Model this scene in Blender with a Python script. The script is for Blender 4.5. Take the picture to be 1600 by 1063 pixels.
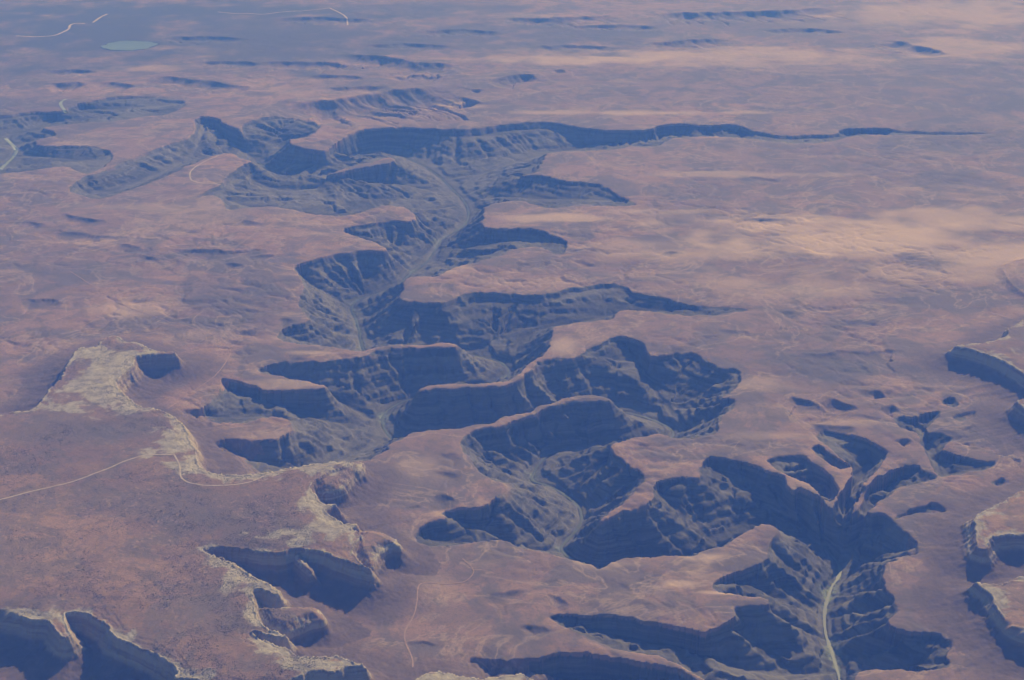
import bpy, math, time
import numpy as np
T0 = time.time()
S = bpy.context.scene
for o in list(bpy.data.objects): bpy.data.objects.remove(o)

# ------------------------------------------------------------------ camera
CAM_H = 9000.0            # metres above the desert plain
PITCH = math.radians(22.0)
LENS = 54.0
cd = bpy.data.cameras.new('camera'); cd.lens = LENS; cd.sensor_width = 36.0
cd.clip_start = 10.0; cd.clip_end = 900000.0
cam = bpy.data.objects.new('camera', cd); S.collection.objects.link(cam)
cam.location = (0, 0, CAM_H); cam.rotation_euler = (math.pi/2 - PITCH, 0, 0)
S.camera = cam

# ------------------------------------------------------------------ light
SUN_EL, SUN_AZ = math.radians(28), math.radians(25)      # azimuth to the right of the view direction (+Y)
W = bpy.data.worlds.new('World'); S.world = W; W.use_nodes = True
nt = W.node_tree; bg = nt.nodes['Background']
sky = nt.nodes.new('ShaderNodeTexSky'); sky.sky_type = 'NISHITA'; sky.sun_disc = False
sky.sun_elevation = SUN_EL; sky.sun_rotation = SUN_AZ
sky.altitude = 1500; sky.air_density = 1.0; sky.dust_density = 0.6
nt.links.new(sky.outputs[0], bg.inputs[0]); bg.inputs[1].default_value = 0.05
sd = bpy.data.lights.new('sun', 'SUN'); sd.energy = 4.8; sd.angle = math.radians(0.53); sd.color = (1.0, 0.91, 0.80)
sun = bpy.data.objects.new('sun', sd); S.collection.objects.link(sun)
from mathutils import Vector
sdir = Vector((math.sin(SUN_AZ)*math.cos(SUN_EL), math.cos(SUN_AZ)*math.cos(SUN_EL), math.sin(SUN_EL)))
sun.rotation_euler = sdir.to_track_quat('Z', 'Y').to_euler(); sun.location = (0, 0, 12000)

S.view_settings.view_transform = 'Standard'; S.view_settings.look = 'None'
S.view_settings.gamma = 1.0; S.view_settings.use_curve_mapping = False
S.view_settings.exposure = -0.05
S.cycles.use_denoising = True
try: S.cycles.denoiser = 'OPENIMAGEDENOISE'
except Exception: pass
S.cycles.max_bounces = 6; S.cycles.diffuse_bounces = 2; S.cycles.volume_bounces = 1
S.cycles.transparent_max_bounces = 8
HAZE_D, HAZE_C = 2.7e-5, (0.095, 0.25, 1.0)

# ------------------------------------------------------------------ survey helpers
# positions were surveyed as bearings from the aircraft and laid out on the ground at their own elevation
F = LENS/36.0*1600.0
cp, sp = math.cos(PITCH), math.sin(PITCH)
def ground(pts, z=0.0):
    p = np.asarray(pts, float)
    zz = p[:, 2] if p.shape[1] > 2 else np.full(len(p), z)
    a = (p[:, 0]-800.0)/F; b = (531.5-p[:, 1])/F
    dy = cp + b*sp; dz = -sp + b*cp
    k = (zz - CAM_H)/dz
    return np.stack([a*k, dy*k, zz], 1)

# ------------------------------------------------------------------ noise
rng = np.random.default_rng(7)
PERM = rng.permutation(512).astype(np.int32); PERM = np.concatenate([PERM, PERM, PERM])
GA = rng.random(512)*2*np.pi; GX, GY = np.cos(GA).astype(np.float32), np.sin(GA).astype(np.float32)
def noise(x, y, seed=0):
    x = np.asarray(x, np.float32) + seed*17.31; y = np.asarray(y, np.float32) - seed*9.77
    xi = np.floor(x); yi = np.floor(y); xf = x-xi; yf = y-yi
    xi = xi.astype(np.int32) & 511; yi = yi.astype(np.int32) & 511
    x1 = (xi+1) & 511; y1 = (yi+1) & 511
    u = xf*xf*xf*(xf*(xf*6-15)+10); v = yf*yf*yf*(yf*(yf*6-15)+10)
    def g(ix, iy, dx, dy):
        h = PERM[PERM[ix]+iy]; return GX[h]*dx + GY[h]*dy
    a = g(xi, yi, xf, yf); b = g(x1, yi, xf-1, yf); c = g(xi, y1, xf, yf-1); d = g(x1, y1, xf-1, yf-1)
    return 1.4*((a+(b-a)*u)*(1-v) + (c+(d-c)*u)*v)
def fbm(x, y, sc, octs=4, seed=0, gain=0.5):
    r = 0; a = 1.0; f = 1.0/sc
    for i in range(octs):
        r = r + a*noise(x*f, y*f, seed+i); a *= gain; f *= 2.03
    return r
def ridged(x, y, sc, octs=4, seed=0, gain=0.5):
    r = 0; a = 1.0; f = 1.0/sc; t = 0
    for i in range(octs):
        r = r + a*(1-np.abs(noise(x*f, y*f, seed+i))*1.6); t += a; a *= gain; f *= 2.03
    return r/t
def sstep(a, b, x):
    t = np.clip((x-a)/(b-a), 0, 1); return t*t*(3-2*t)

# ------------------------------------------------------------------ survey data
# right hand rim of the river canyon, upstream to downstream, then back up the left hand rim
RIM_FAR = [(505,195),(484,212),(442,217),(500,238),(526,222),(545,208),(563,202),(600,199),(641,199),(700,201),(737,201),(781,195),(819,191),(866,190),(906,199),(959,204),(1016,203),(1028,196),(1062,193),(1097,196),(1142,194),(1180,204),(1225,211),(1270,210),(1307,209),(1311,201),(1375,198.5),(1412,203),(1470,205),(1540,206.5),
 (1545,209),(1450,211.5),(1394,209.5),(1337,209),(1315,217),(1281,223),(1232,223.5),(1187,218),(1142,214),(1100,213),(1049,215),(1037,222),(1031,229),(1000,228),(987,227),(969,233),(912,236),(856,237),(847,256),(847,265),(831,270),(810,274),(825,274),(850,274),(881,282),(934,285),(956,295),(975,309),(1000,318),(975,321),(912,318),(856,324),(831,318),(812,310),(759,318),(755,337),(758,357),(825,355),(850,358),(862,366),(884,371),(887,390),(872,398),(850,388),(831,384),(797,390),(787,400),(756,405),(729,413),(705,419),(690,430),(663,430),(633,433),(630,454),(634,470),(671,471),(684,475),(703,466),(729,456),(779,455),(811,457),(837,461),(868,456),(882,449),(926,444),(963,441),(984,448),(987,456),(1016,462),(1048,465),(1061,474),(1100,478),(1140,478),(1176,482),(1150,488),(1112,492),(1037,491),(1032,489),(969,483),(961,499),(926,502),(884,508),(863,512),(862,539),(849,555)]
SPUR_4 = [(837,560),(811,583),(800,590),(784,598),(747,600),(708,600),(684,601),(655,606),(655,611),(684,607),(708,606),(747,606),(786,604),(803,597),(815,589),(840,566),(852,561)]
RIM_MID = [(884,558),(911,553),(916,542),(942,536),(953,527),(966,525),(984,528),(1007,535),(1011,546),(1020,557),(1053,548),(1095,546),(1101,562),(1121,566),(1125,573),(1153,573),(1159,580),(1155,601),(1145,612),(1122,621),(1153,625),(1147,635),(1125,650),(1129,664),(1124,677),(1095,683),(1058,684),(1040,681),(1026,677),(1013,679),(966,685),(954,694),(960,708),(978,714),(985,728),(1000,732),(1009,740),(1009,750),(998,766),(980,781),(965,790),(945,803),(935,812),(950,809),(970,795),(998,791),(1020,779),(1020,760),(1028,752),(1044,748),(1068,744),(1092,743),(1093,722),(1104,715),(1130,713),(1156,719),(1186,728),(1200,737),(1224,740),(1229,754),(1240,766),(1250,760),(1266,766),(1272,772),(1282,776),(1292,792),(1316,800),(1355,802),(1389,804),(1411,822),(1424,836),(1434,854),(1442,865),(1411,872),(1382,880),(1379,901),(1382,917),(1395,930),(1403,945),(1405,951),(1384,971),(1405,986),(1468,990),(1471,996),(1492,999),(1497,1009),(1476,1025),(1486,1036),(1479,1046),(1426,1049),(1395,1046),(1363,1044),(1337,1052),(1330,1075),(1340,1110),(1400,1180)]
RIM_LEFT = [(1220,1180),(1135,1100),(1110,1064),(1079,1046),(1058,1033),(1026,1023),(979,1016),(926,999),(900,990),(866,968),(850,957),(880,954),(915,961),(945,958),(979,962),(1021,971),(1058,979),(1100,990),(1116,979),(1153,967),(1145,952),(1150,945),(1200,944),(1200,932),(1150,929),(1119,925),(1110,915),(1129,899),(1153,891),(1184,883),(1195,867),(1198,850),(1208,836),(1214,826),(1197,817),(1179,822),(1147,841),(1124,854),(1084,865),(1047,866),(979,867),(958,878),(932,889),(926,882),(905,875),(880,869),(850,862),(820,852),(788,842),(760,843),(740,844),(710,853),(688,854),(664,852),(640,840),(646,832),(668,814),(688,812),(694,808),(688,798),(696,793),(748,792),(760,788),(776,772),(792,762),(764,748),(750,738),(738,722),(724,706),(717,692),(724,680),(744,670),(771,668),(824,651),(860,635),(876,627),(911,623),(942,625),(952,622),(942,617),(911,614),(876,621),(853,631),(824,644),(784,652),(771,661),(742,664),(705,669),(666,673),(645,674),(616,693),(590,714),(560,722),(500,737),(420,748),(379,735),(371,717),(353,709),(329,696),(337,691),(374,685),(408,687),(440,683),(455,668),(445,651),(419,647),(395,653),(379,659),(345,667),(313,674),(297,670),(287,659),(276,648),(284,640),(313,639),(330,625),(345,604),(345,589),(371,593),(397,601),(413,609),(487,609),(510,603),(503,599),(479,595),(445,588),(411,582),(400,575),(408,572),(442,563),(495,563),(532,558),(568,556),(584,548),(624,541),(663,543),(708,542),(712,537),(700,535),(663,539),(619,536),(584,543),(568,548),(547,546),(505,539),(458,536),(434,528),(434,515),(453,507),(479,502),(471,483),(463,467),(476,446),(466,428),(458,417),(479,407),(516,396),(547,391),(579,389),(598,392),(606,389),(587,377),(563,369),(532,359),(550,351),(584,347),(618,345),(640,346),(652,340),(640,328),(629,322),(603,318),(576,327),(550,335),(490,335),(463,329),(426,321),(387,323),(353,329),(350,318),(337,303),(318,306),(295,312),(320,298),(345,288),(352,275),(380,255),(395,252),(380,246),(355,236),(329,243),(290,260),(263,274),(221,290),(158,311),(137,308),(103,295),(118,283),(132,274),(147,272),(184,256),(224,237),(290,217),(305,205),(303,182),(339,183),(347,193),(368,199),(379,207),(375,195),(389,188),(418,181),(447,179),(468,181),(490,189)]
CANYON = RIM_FAR + SPUR_4 + RIM_MID + RIM_LEFT
CANYON_B = [(721,1025),(763,1025),(784,1030),(818,1030),(848,1023),(866,1019),(911,1017),(969,1028),(1005,1036),(1047,1040),(1075,1051),(1100,1068),(1140,1110),(1230,1185),(900,1150),(800,1100),(735,1050)]
CANYON_C = [(-60,180),(0,180),(47,173),(100,174),(113,164),(158,154),(190,150),(232,150),(263,152),(295,160),(279,172),(258,180),(232,181),(184,189),(132,191),(100,195),(66,198),(92,206),(84,212),(58,216),(57,226),(113,226),(147,226),(166,232),(180,240),(176,251),(153,266),(132,272),(116,266),(105,260),(79,261),(53,265),(0,270),(-80,285)]
BADLANDS = [   # side valleys that have been cut back into the plain right of the main canyon
 [(1273,670),(1290,667),(1326,675),(1363,690),(1388,702),(1387,715),(1372,735),(1352,750),(1342,770),(1334,785),(1330,806),(1300,806),(1302,790),(1312,768),(1330,745),(1334,730),(1302,702),(1280,686)],
 [(1194,718),(1203,711),(1226,708),(1258,711),(1271,721),(1290,734),(1304,747),(1314,765),(1302,784),(1284,780),(1280,770),(1262,752),(1235,741),(1210,730)],
 [(1366,746),(1400,732),(1432,724),(1443,735),(1474,745),(1440,753),(1410,761),(1388,776),(1365,790),(1350,806),(1330,806),(1338,790),(1350,775),(1358,758)],
 [(1393,654),(1411,648),(1426,652),(1453,642),(1472,639),(1464,655),(1447,668),(1449,680),(1469,673),(1494,682),(1482,691),(1470,701),(1495,712),(1530,721),(1562,722),(1540,736),(1500,740),(1478,744),(1462,742),(1452,718),(1440,692),(1428,674),(1405,668)],
 [(1438,790),(1462,784),(1490,795),(1475,801),(1440,800),(1415,806),(1395,810),(1410,798)],
 [(1264,694),(1282,693),(1296,708),(1318,718),(1332,728),(1318,733),(1296,724),(1278,710)],
 [(1469,622),(1486,618),(1502,629),(1496,636),(1478,634)],
 [(1484,652),(1505,645),(1528,642),(1520,652),(1500,658)],
 [(1548,751),(1565,746),(1580,753),(1570,760),(1553,760)],
]
ISLANDS = [[(505,272),(530,265),(558,256),(590,251),(604,244),(620,249),(608,255),(590,257),(560,262),(530,269)]]
# valley floors: (px, py, depth)
D = 510
def lin(pts, d0, d1):
    n = len(pts); sc = lambda d: d if d == D else min(D, d*1.35 + 40)
    d0, d1 = sc(d0), sc(d1)
    return [(p[0], p[1], d0+(d1-d0)*i/(n-1)) for i, p in enumerate(pts)]
RIVER = [(1345,1180),(1325,1100),(1312,1062),(1300,1022),(1288,985),(1288,952),(1300,915),(1313,899),(1312,884),(1292,860),(1262,843),(1222,840),(1180,846),(1140,862),(1090,876),(1030,880),(980,884),(945,890),(905,882),(874,862),(884,846),(900,832),(910,812),(906,794),(886,776),(858,760),(828,752),(836,734),(850,716),(868,708),(900,707),(950,704),(990,697),(1022,692),(1048,688),(1054,676),(1034,662),(990,647),(950,642),(900,646),(860,655),(800,668),(740,680),(690,686),(640,694),(614,690),(600,672),(596,656),(606,640),(640,624),(700,616),(770,606),(792,592),(797,580),(780,564),(740,556),(690,556),(640,560),(590,562),(570,552),(563,535),(560,508),(547,481),(560,468),(590,460),(620,450),(640,430),(650,423),(668,410),(681,390),(688,377),(704,367),(724,355),(734,338),(728,318),(708,298),(684,274),(648,252),(605,238),(560,246),(500,264),(450,280),(428,276),(414,262),(402,253)]
RIVER_UP = [(402,253),(385,240),(360,222),(335,203),(318,190)]
FLOORS = [
 lin(RIVER, D, D), lin(RIVER_UP, D, 120),
 lin([(708,298),(760,268),(850,242),(930,229),(1000,221),(1100,208),(1200,216),(1310,214),(1420,208),(1540,208.5)], 300, 75),
 lin([(725,318),(770,308),(850,312),(930,312),(998,318)], 300, 25),
 lin([(690,390),(740,390),(800,378),(860,380),(884,382)], 300, 25),
 lin([(790,585),(800,555),(815,530),(840,516),(900,505),(960,492),(1050,485),(1172,483)], 320, 25),
 lin([(795,580),(770,540),(745,525),(700,520),(660,500)], 320, 120),
 lin([(1040,684),(1045,660),(1062,630),(1095,612),(1150,598)], 320, 30),
 lin([(1050,650),(1010,590),(990,555),(975,535)], 290, 60),
 lin([(1062,640),(1100,640),(1140,632)], 290, 40),
 lin([(724,322),(640,330),(580,335),(520,342),(450,334),(400,326),(350,312)], 320, 60),
 lin([(400,285),(425,296),(470,300),(540,294),(620,290),(706,302)], 200, 325),
 lin([(402,253),(440,232),(470,215),(440,195)], 310, 60),
 lin([(440,232),(490,225),(530,215)], 270, 60),
 lin([(355,240),(300,250),(240,278),(190,298),(140,304)], 150, 130),
 lin([(300,250),(310,225),(320,200)], 140, 120),
 lin([(350,608),(420,632),(500,655),(560,668),(598,668)], 90, D),
 lin([(300,640),(340,655),(400,650),(450,662)], 60, 150),
 lin([(345,700),(400,722),(460,735),(530,722),(600,690)], 70, D),
 lin([(412,580),(470,602),(530,628),(580,655)], 60, D),
 lin([(440,522),(480,536),(530,548),(565,548)], 50, D),
 lin([(458,418),(490,450),(520,462),(547,481)], 120, D),
 lin([(535,360),(570,385),(610,410),(645,425)], 40, D),
 lin([(650,838),(700,850),(760,852),(820,858),(872,864)], 60, D),
 lin([(692,800),(740,825),(800,850)], 60, 250),
 lin([(1000,745),(960,765),(930,795),(912,812)], 70, D),
 lin([(970,705),(940,730),(905,760),(890,776)], 90, D),
 lin([(1025,765),(1060,800),(1085,845),(1100,876)], 60, D),
 lin([(1100,725),(1160,760),(1210,800),(1262,843)], 60, D),
 lin([(1262,770),(1275,805),(1292,858)], 60, D), lin([(1190,732),(1215,775),(1240,815),(1262,843)], 60, D), lin([(1226,745),(1240,785),(1262,843)], 60, D), lin([(1150,722),(1175,765),(1200,800),(1222,840)], 60, D), lin([(1330,806),(1325,840),(1312,880)], 60, D), lin([(1362,806),(1345,835),(1316,878)], 60, D),
 lin([(1390,815),(1350,845),(1312,884)], 60, D),
 lin([(1438,862),(1380,865),(1316,890)], 50, D),
 lin([(1385,925),(1350,930),(1300,935)], 50, D),
 lin([(1400,948),(1350,960),(1290,968)], 50, D),
 lin([(1390,975),(1350,995),(1295,1003)], 50, D),
 lin([(1480,1002),(1420,1015),(1360,1025),(1303,1030)], 50, D),
 lin([(1480,1040),(1420,1040),(1360,1045),(1310,1058)], 40, D),
 lin([(862,960),(920,985),(1000,1003),(1080,1025),(1160,1048),(1240,1055),(1306,1052)], 60, D),
 lin([(1120,985),(1170,1000),(1230,1030)], 60, 280),
 lin([(1152,948),(1200,962),(1245,985),(1288,1000)], 50, D),
 lin([(1115,915),(1160,912),(1200,930),(1245,950),(1288,965)], 30, D),
 lin([(1205,860),(1240,890),(1275,930),(1288,952)], 60, D),
 lin([(730,1032),(800,1052),(880,1058),(960,1068),(1060,1090),(1180,1130),(1330,1150)], 70, D),
 lin([(1318,815),(1322,785),(1335,758),(1362,725),(1350,698),(1300,680)], 240, 90), lin([(1280,790),(1296,768),(1280,746),(1250,728),(1215,718)], 240, 80), lin([(1330,815),(1355,785),(1390,760),(1425,742),(1460,746)], 240, 40),
 lin([(1470,742),(1458,715),(1446,690),(1436,668),(1405,657)], 90, 60), lin([(1458,720),(1500,728),(1545,728)], 100, 40), lin([(1448,682),(1470,684),(1486,684)], 100, 50), lin([(1440,664),(1458,650)], 90, 40),
 lin([(1395,812),(1425,802),(1455,795),(1482,797)], 120, 40), lin([(1272,700),(1290,714),(1322,728)], 60, 50), lin([(1476,629),(1494,632)], 50, 50), lin([(1492,654),(1518,648)], 40, 40), lin([(1555,755),(1572,756)], 40, 40),
 lin([(-60,270),(0,262),(18,245),(26,232),(8,210),(60,205),(95,185),(103,178),(98,168)], 150, 150),
 lin([(103,178),(150,172),(200,170),(290,162)], 150, 20),
 lin([(18,245),(60,245),(110,250),(150,250),(172,240)], 150, 40),
]
MESAS = [   # (rim outline, height of the rim)
 ([(-500,700),(-120,660),(0,646),(24,642),(45,642),(59,632),(74,613),(76,606),(97,590),(101,574),(108,563),(112,553),(124,541),(142,542),(153,541),(159,530),(171,525),(187,526),(195,534),(219,534),(232,545),(253,549),(274,548),(273,551),(248,553),(226,553),(207,557),(211,566),(202,577),(192,584),(184,592),(182,603),(195,616),(219,636),(245,637),(266,647),(282,658),(292,671),(295,684),(302,692),(307,705),(308,724),(324,737),(356,741),(405,740),(447,731),(497,723),(537,719),(548,721),(538,728),(515,737),(498,746),(488,753),(485,760),(490,769),(495,778),(508,786),(531,788),(513,792),(504,797),(527,811),(536,818),(561,819),(548,826),(560,829),(566,836),(556,846),(548,862),(563,877),(582,890),(563,882),(537,875),(521,868),(505,861),(480,857),(469,855),(455,858),(437,862),(411,861),(395,857),(379,854),(340,854),(313,856),(337,869),(366,881),(392,898),(416,911),(430,920),(436,925),(428,928),(415,922),(400,918),(393,925),(395,935),(398,946),(400,957),(405,968),(416,979),(447,993),(440,996),(416,989),(392,984),(402,994),(426,1006),(447,1012),(458,1023),(500,1025),(537,1024),(551,1034),(567,1037),(552,1041),(540,1041),(535,1046),(524,1049),(495,1045),(478,1048),(470,1055),(440,1064),(400,1078),(360,1074),(321,1061),(290,1058),(270,1060),(279,1045),(263,1034),(237,1018),(205,1005),(184,997),(170,987),(171,979),(158,968),(137,958),(116,954),(96,957),(101,973),(111,990),(105,997),(93,993),(83,978),(74,968),(53,968),(26,959),(0,954),(-120,945),(-700,960)], 300),
 ([(590,1140),(600,1085),(640,1062),(679,1047),(705,1052),(747,1060),(795,1054),(816,1052),(832,1059),(845,1070),(835,1100),(800,1140)], 300),
 ([(1487,540),(1513,543),(1530,549),(1552,556),(1575,567),(1597,581),(1640,612),(1700,640),(1990,640),(1990,470),(1720,480),(1640,488),(1600,498),(1588,508),(1575,512),(1578,524),(1560,529),(1535,536),(1510,537)], 270),
 ([(1586,627),(1600,622),(1700,608),(1990,650),(1990,760),(1700,700),(1630,660),(1600,635)], 270),
 ([(1520,809),(1527,825),(1524,852),(1533,858),(1542,857),(1546,843),(1553,838),(1574,835),(1600,834),(1700,830),(2100,830),(2100,700),(1700,735),(1600,763),(1582,775),(1553,790),(1524,804)], 260),
 ([(1523,908),(1532,918),(1549,928),(1556,946),(1566,957),(1571,970),(1584,980),(1600,989),(1750,1020),(2100,1040),(2100,890),(1750,892),(1600,896),(1570,912),(1545,912)], 230),
 ([(1566,415),(1571,428),(1576,437),(1592,453),(1630,470),(1700,470),(1990,440),(1990,400),(1640,398),(1590,405)], 85),
]
LEDGES = [  # lower rock shelves that stand out beyond the rim, (outline, height)
 ([(485,753),(498,741),(520,732),(545,723),(562,719),(567,726),(566,734),(556,740),(548,750),(538,761),(528,768),(512,771),(496,772)], 205),
 ([(556,832),(575,829),(595,832),(612,839),(624,849),(625,857),(612,855),(602,860),(592,868),(588,878),(584,888),(566,880),(550,866),(552,846)], 205),
 ([(392,950),(420,950),(469,949),(495,949),(506,960),(507,970),(492,972),(478,979),(462,985),(448,991),(425,985),(404,972)], 205),
 ([(452,860),(462,858),(472,870),(482,884),(488,893),(482,895),(472,886),(460,872)], 215),
 ([(340,868),(366,880),(392,897),(416,910),(436,922),(437,926),(425,931),(405,925),(380,905),(355,885)], 230),
]
SCARPS = [  # shallow scarps on the plain: (depth, crest line)
 (40,[(470,120),(520,117),(580,122)]),(40,[(300,98),(360,95),(420,100)]),(45,[(560,72),(640,68),(720,74)]),(45,[(640,50),(720,46),(800,52)]),(40,[(820,74),(900,70),(980,76)]),(40,[(60,112),(110,108),(160,112)]),(45,[(880,42),(960,38),(1040,44)]),(45,[(1180,48),(1260,44),(1330,50)]),(40,[(500,140),(560,136),(610,138)]),(40,[(600,120),(650,116),(700,120)]),(45,[(240,60),(320,56),(400,62)]),(45,[(420,30),(500,27),(600,32)]),
 (40,[(1216,547),(1266,553),(1347,547),(1424,550),(1479,553)]),
 (35,[(1330,617),(1365,607),(1400,620)]),(30,[(1215,625),(1250,620),(1290,640)]),
 (30,[(1260,660),(1300,662),(1340,668)]),(40,[(1395,600),(1420,612),(1440,620)]),(35,[(1500,670),(1520,662),(1540,668)]),(55,[(1335,757),(1360,760),(1385,766)]),(50,[(1395,690),(1415,686),(1435,694)]),(50,[(1370,640),(1390,634),(1410,640)]),(45,[(1290,620),(1320,628),(1345,640)]),(50,[(1540,690),(1560,684),(1580,692)]),(50,[(1590,720),(1575,716),(1600,722)]),
 (40,[(244,387),(281,391),(369,391),(462,383)]),(38,[(62,356),(141,367),(194,369),(272,373)]),
 (38,[(184,378),(205,383),(225,391)]),(25,[(671,736),(700,735),(726,736)]),(40,[(663,770),(692,773),(726,786)]),
 (25,[(684,710),(700,707),(721,707)]),(25,[(620,788),(650,786),(665,790)]),(35,[(382,402),(410,396),(440,399)]),
 (60,[(156,128),(185,130),(216,136)]),(60,[(234,119),(312,125),(359,134),(409,137)]),(60,[(70,133),(110,130),(140,131)]),
 (130,[(437,159),(512,161),(580,148),(640,141),(692,135)]),(110,[(711,157),(730,153),(756,165)]),
 (110,[(749,129),(790,120),(831,116),(844,127)]),(90,[(531,84),(625,92),(644,99),(726,101)]),(70,[(730,141),(745,139),(758,141)]),
 (60,[(400,97),(456,97),(569,99)]),(90,[(1000,22),(1112,21),(1225,17),(1304,11)]),(70,[(1386,62),(1431,71),(1491,87)]),
 (60,[(1000,71),(1094,62),(1150,62)]),(40,[(855,111),(875,107),(890,115)]),(60,[(780,28),(860,30),(960,24)]),
 (30,[(1030,397),(1050,392),(1070,397)]),(30,[(1212,486),(1235,484),(1255,488)]),(25,[(1130,280),(1180,276),(1240,282)]),
 (30,[(1130,345),(1180,340),(1260,345)]),(25,[(1120,512),(1150,518),(1190,516)]),(30,[(850,930),(880,935),(905,950)]),
 (25,[(750,925),(780,922),(830,925)]),(25,[(810,975),(840,972),(870,980)]),(30,[(640,1000),(665,1002),(700,1012)]),
 (40,[(85,330),(130,340),(180,352)]),(35,[(0,350),(40,346),(80,355)]),(35,[(360,352),(385,345),(420,350)]),
 (40,[(20,470),(60,468),(110,474)]),(40,[(330,415),(360,410),(395,416)]),(40,[(200,400),(230,398),(255,408)]),
 (40,[(420,500),(445,495),(470,500)]),(40,[(365,520),(390,512),(420,512)]),
]
LAKE = [(153,74),(165,67),(190,62.5),(222,63),(247,66),(249,70),(232,76),(205,79),(175,79)]

# ------------------------------------------------------------------ the survey grid (polar, finer where the land is near)
dense = np.radians(np.arange(-20.5, 20.5001, 0.039))
out = np.radians(np.array([0.3,0.8,1.6,2.8,4.5,7,10,15,22,32,45,60,80,100,120,140,159.5]))
AZ = np.concatenate([-(np.radians(20.5)+out[::-1]), dense, np.radians(20.5)+out])
nr = 1230
rr = 11200*np.exp(np.linspace(0, math.log(64000/11200), nr))
RR = np.concatenate([[200, 2000, 5000, 7500, 9000, 10000, 10700], rr, 64000*np.exp(np.linspace(0.03, math.log(400000/64000), 26))])
NC, NR = len(AZ), len(RR)
gx = (RR[:, None]*np.sin(AZ)[None, :]).ravel(); gy = (RR[:, None]*np.cos(AZ)[None, :]).ravel()
N = len(gx)
near = ((np.abs(AZ) < np.radians(28))[None, :] & ((RR > 9900) & (RR < 72000))[:, None]).ravel()

def segs(poly, step, closed=True, vals=None):
    """subdivided segments a->b with running length (and a carried value)"""
    p = poly[:, :2]; v = poly[:, 2]
    if closed: p = np.vstack([p, p[:1]]); v = np.append(v, v[0])
    A, B, SS, VA, VB = [], [], [], [], []
    s = 0
    for i in range(len(p)-1):
        L = np.hypot(*(p[i+1]-p[i])); n = max(1, int(math.ceil(L/step)))
        t = np.linspace(0, 1, n+1)
        q = p[i][None]*(1-t[:, None]) + p[i+1][None]*t[:, None]; w = v[i]*(1-t)+v[i+1]*t
        A.append(q[:-1]); B.append(q[1:]); SS.append(s+t[:-1]*L); VA.append(w[:-1]); VB.append(w[1:]); s += L
    return np.vstack(A), np.vstack(B), np.concatenate(SS), np.concatenate(VA), np.concatenate(VB)

def smooth_poly(p, closed, it=1):
    """round the survey's corners a little (Chaikin)"""
    for _ in range(it):
        q = np.roll(p, -1, 0) if closed else p[1:]
        b = p if closed else p[:-1]
        r = np.empty((2*len(b), p.shape[1])); r[0::2] = 0.78*b+0.22*q; r[1::2] = 0.22*b+0.78*q
        p = r if closed else np.vstack([p[:1], r, p[-1:]])
    return p

def nearest(px, py, A, B, S0, VA, VB, limit, blk):
    """distance to, running length at and value of the nearest segment; points grouped in blocks to prune"""
    n = len(px); dist = np.full(n, limit, np.float32); ss = np.zeros(n, np.float32); vv = np.zeros(n, np.float32); side = np.zeros(n, np.float32)
    C = 0.5*(A+B); hl = 0.5*np.hypot(*(B-A).T).max()
    order = np.argsort(blk, kind='stable'); bs = blk[order]
    cuts = np.concatenate([[0], np.nonzero(np.diff(bs))[0]+1, [n]])
    for i in range(len(cuts)-1):
        idx = order[cuts[i]:cuts[i+1]]; x = px[idx]; y = py[idx]
        cx, cy = x.mean(), y.mean(); R = np.hypot(x-cx, y-cy).max()
        dc = np.hypot(C[:, 0]-cx, C[:, 1]-cy); m = dc.min()
        if m - R - hl > limit: continue
        k = np.nonzero(dc <= m + 2*R + 2*hl)[0]
        a = A[k]; d = B[k]-a; L2 = (d*d).sum(1)+1e-9
        t = ((x[:, None]-a[None, :, 0])*d[None, :, 0] + (y[:, None]-a[None, :, 1])*d[None, :, 1])/L2[None]
        np.clip(t, 0, 1, out=t)
        ex = x[:, None]-(a[None, :, 0]+t*d[None, :, 0]); ey = y[:, None]-(a[None, :, 1]+t*d[None, :, 1])
        q = ex*ex+ey*ey; j = q.argmin(1); r = np.arange(len(idx))
        dist[idx] = np.minimum(np.sqrt(q[r, j]), limit); tj = t[r, j]; kj = k[j]
        ss[idx] = S0[kj] + tj*np.sqrt(L2[j]); vv[idx] = VA[kj]*(1-tj)+VB[kj]*tj
        side[idx] = d[j, 0]*ey[r, j] - d[j, 1]*ex[r, j]
    return dist, ss, vv, side

def inside(px, py, poly):
    r = np.zeros(len(px), bool)
    x0, y0 = poly[:, :2].min(0); x1, y1 = poly[:, :2].max(0)
    c = np.nonzero((px > x0) & (px < x1) & (py > y0) & (py < y1))[0]
    x, y = px[c], py[c]; res = np.zeros(len(c), bool)
    p = poly[:, :2]; q = np.roll(p, -1, 0)
    for (ax, ay), (bx, by) in zip(p, q):
        if ay == by: continue
        m = (ay > y) != (by > y)
        if not m.any(): continue
        mi = np.nonzero(m)[0]
        res[mi] ^= x[mi] < (bx-ax)*(y[mi]-ay)/(by-ay)+ax
    r[c] = res; return r

# block ids on the grid
ri = np.arange(NR)//24; ci = np.arange(NC)//24
BLK = (ri[:, None]*1000 + ci[None, :]).ravel()
I = np.nonzero(near)[0]; X = gx[I]; Y = gy[I]; B_ = BLK[I]
# irregular edges: every surveyed line is read through a small warp
wx = 26*fbm(X, Y, 300, 3, 11) + 9*noise(X/55, Y/55, 14); wy = 34*fbm(X, Y, 300, 3, 21) + 12*noise(X/55, Y/55, 24)
XW, YW = X+wx, Y+wy

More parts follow.
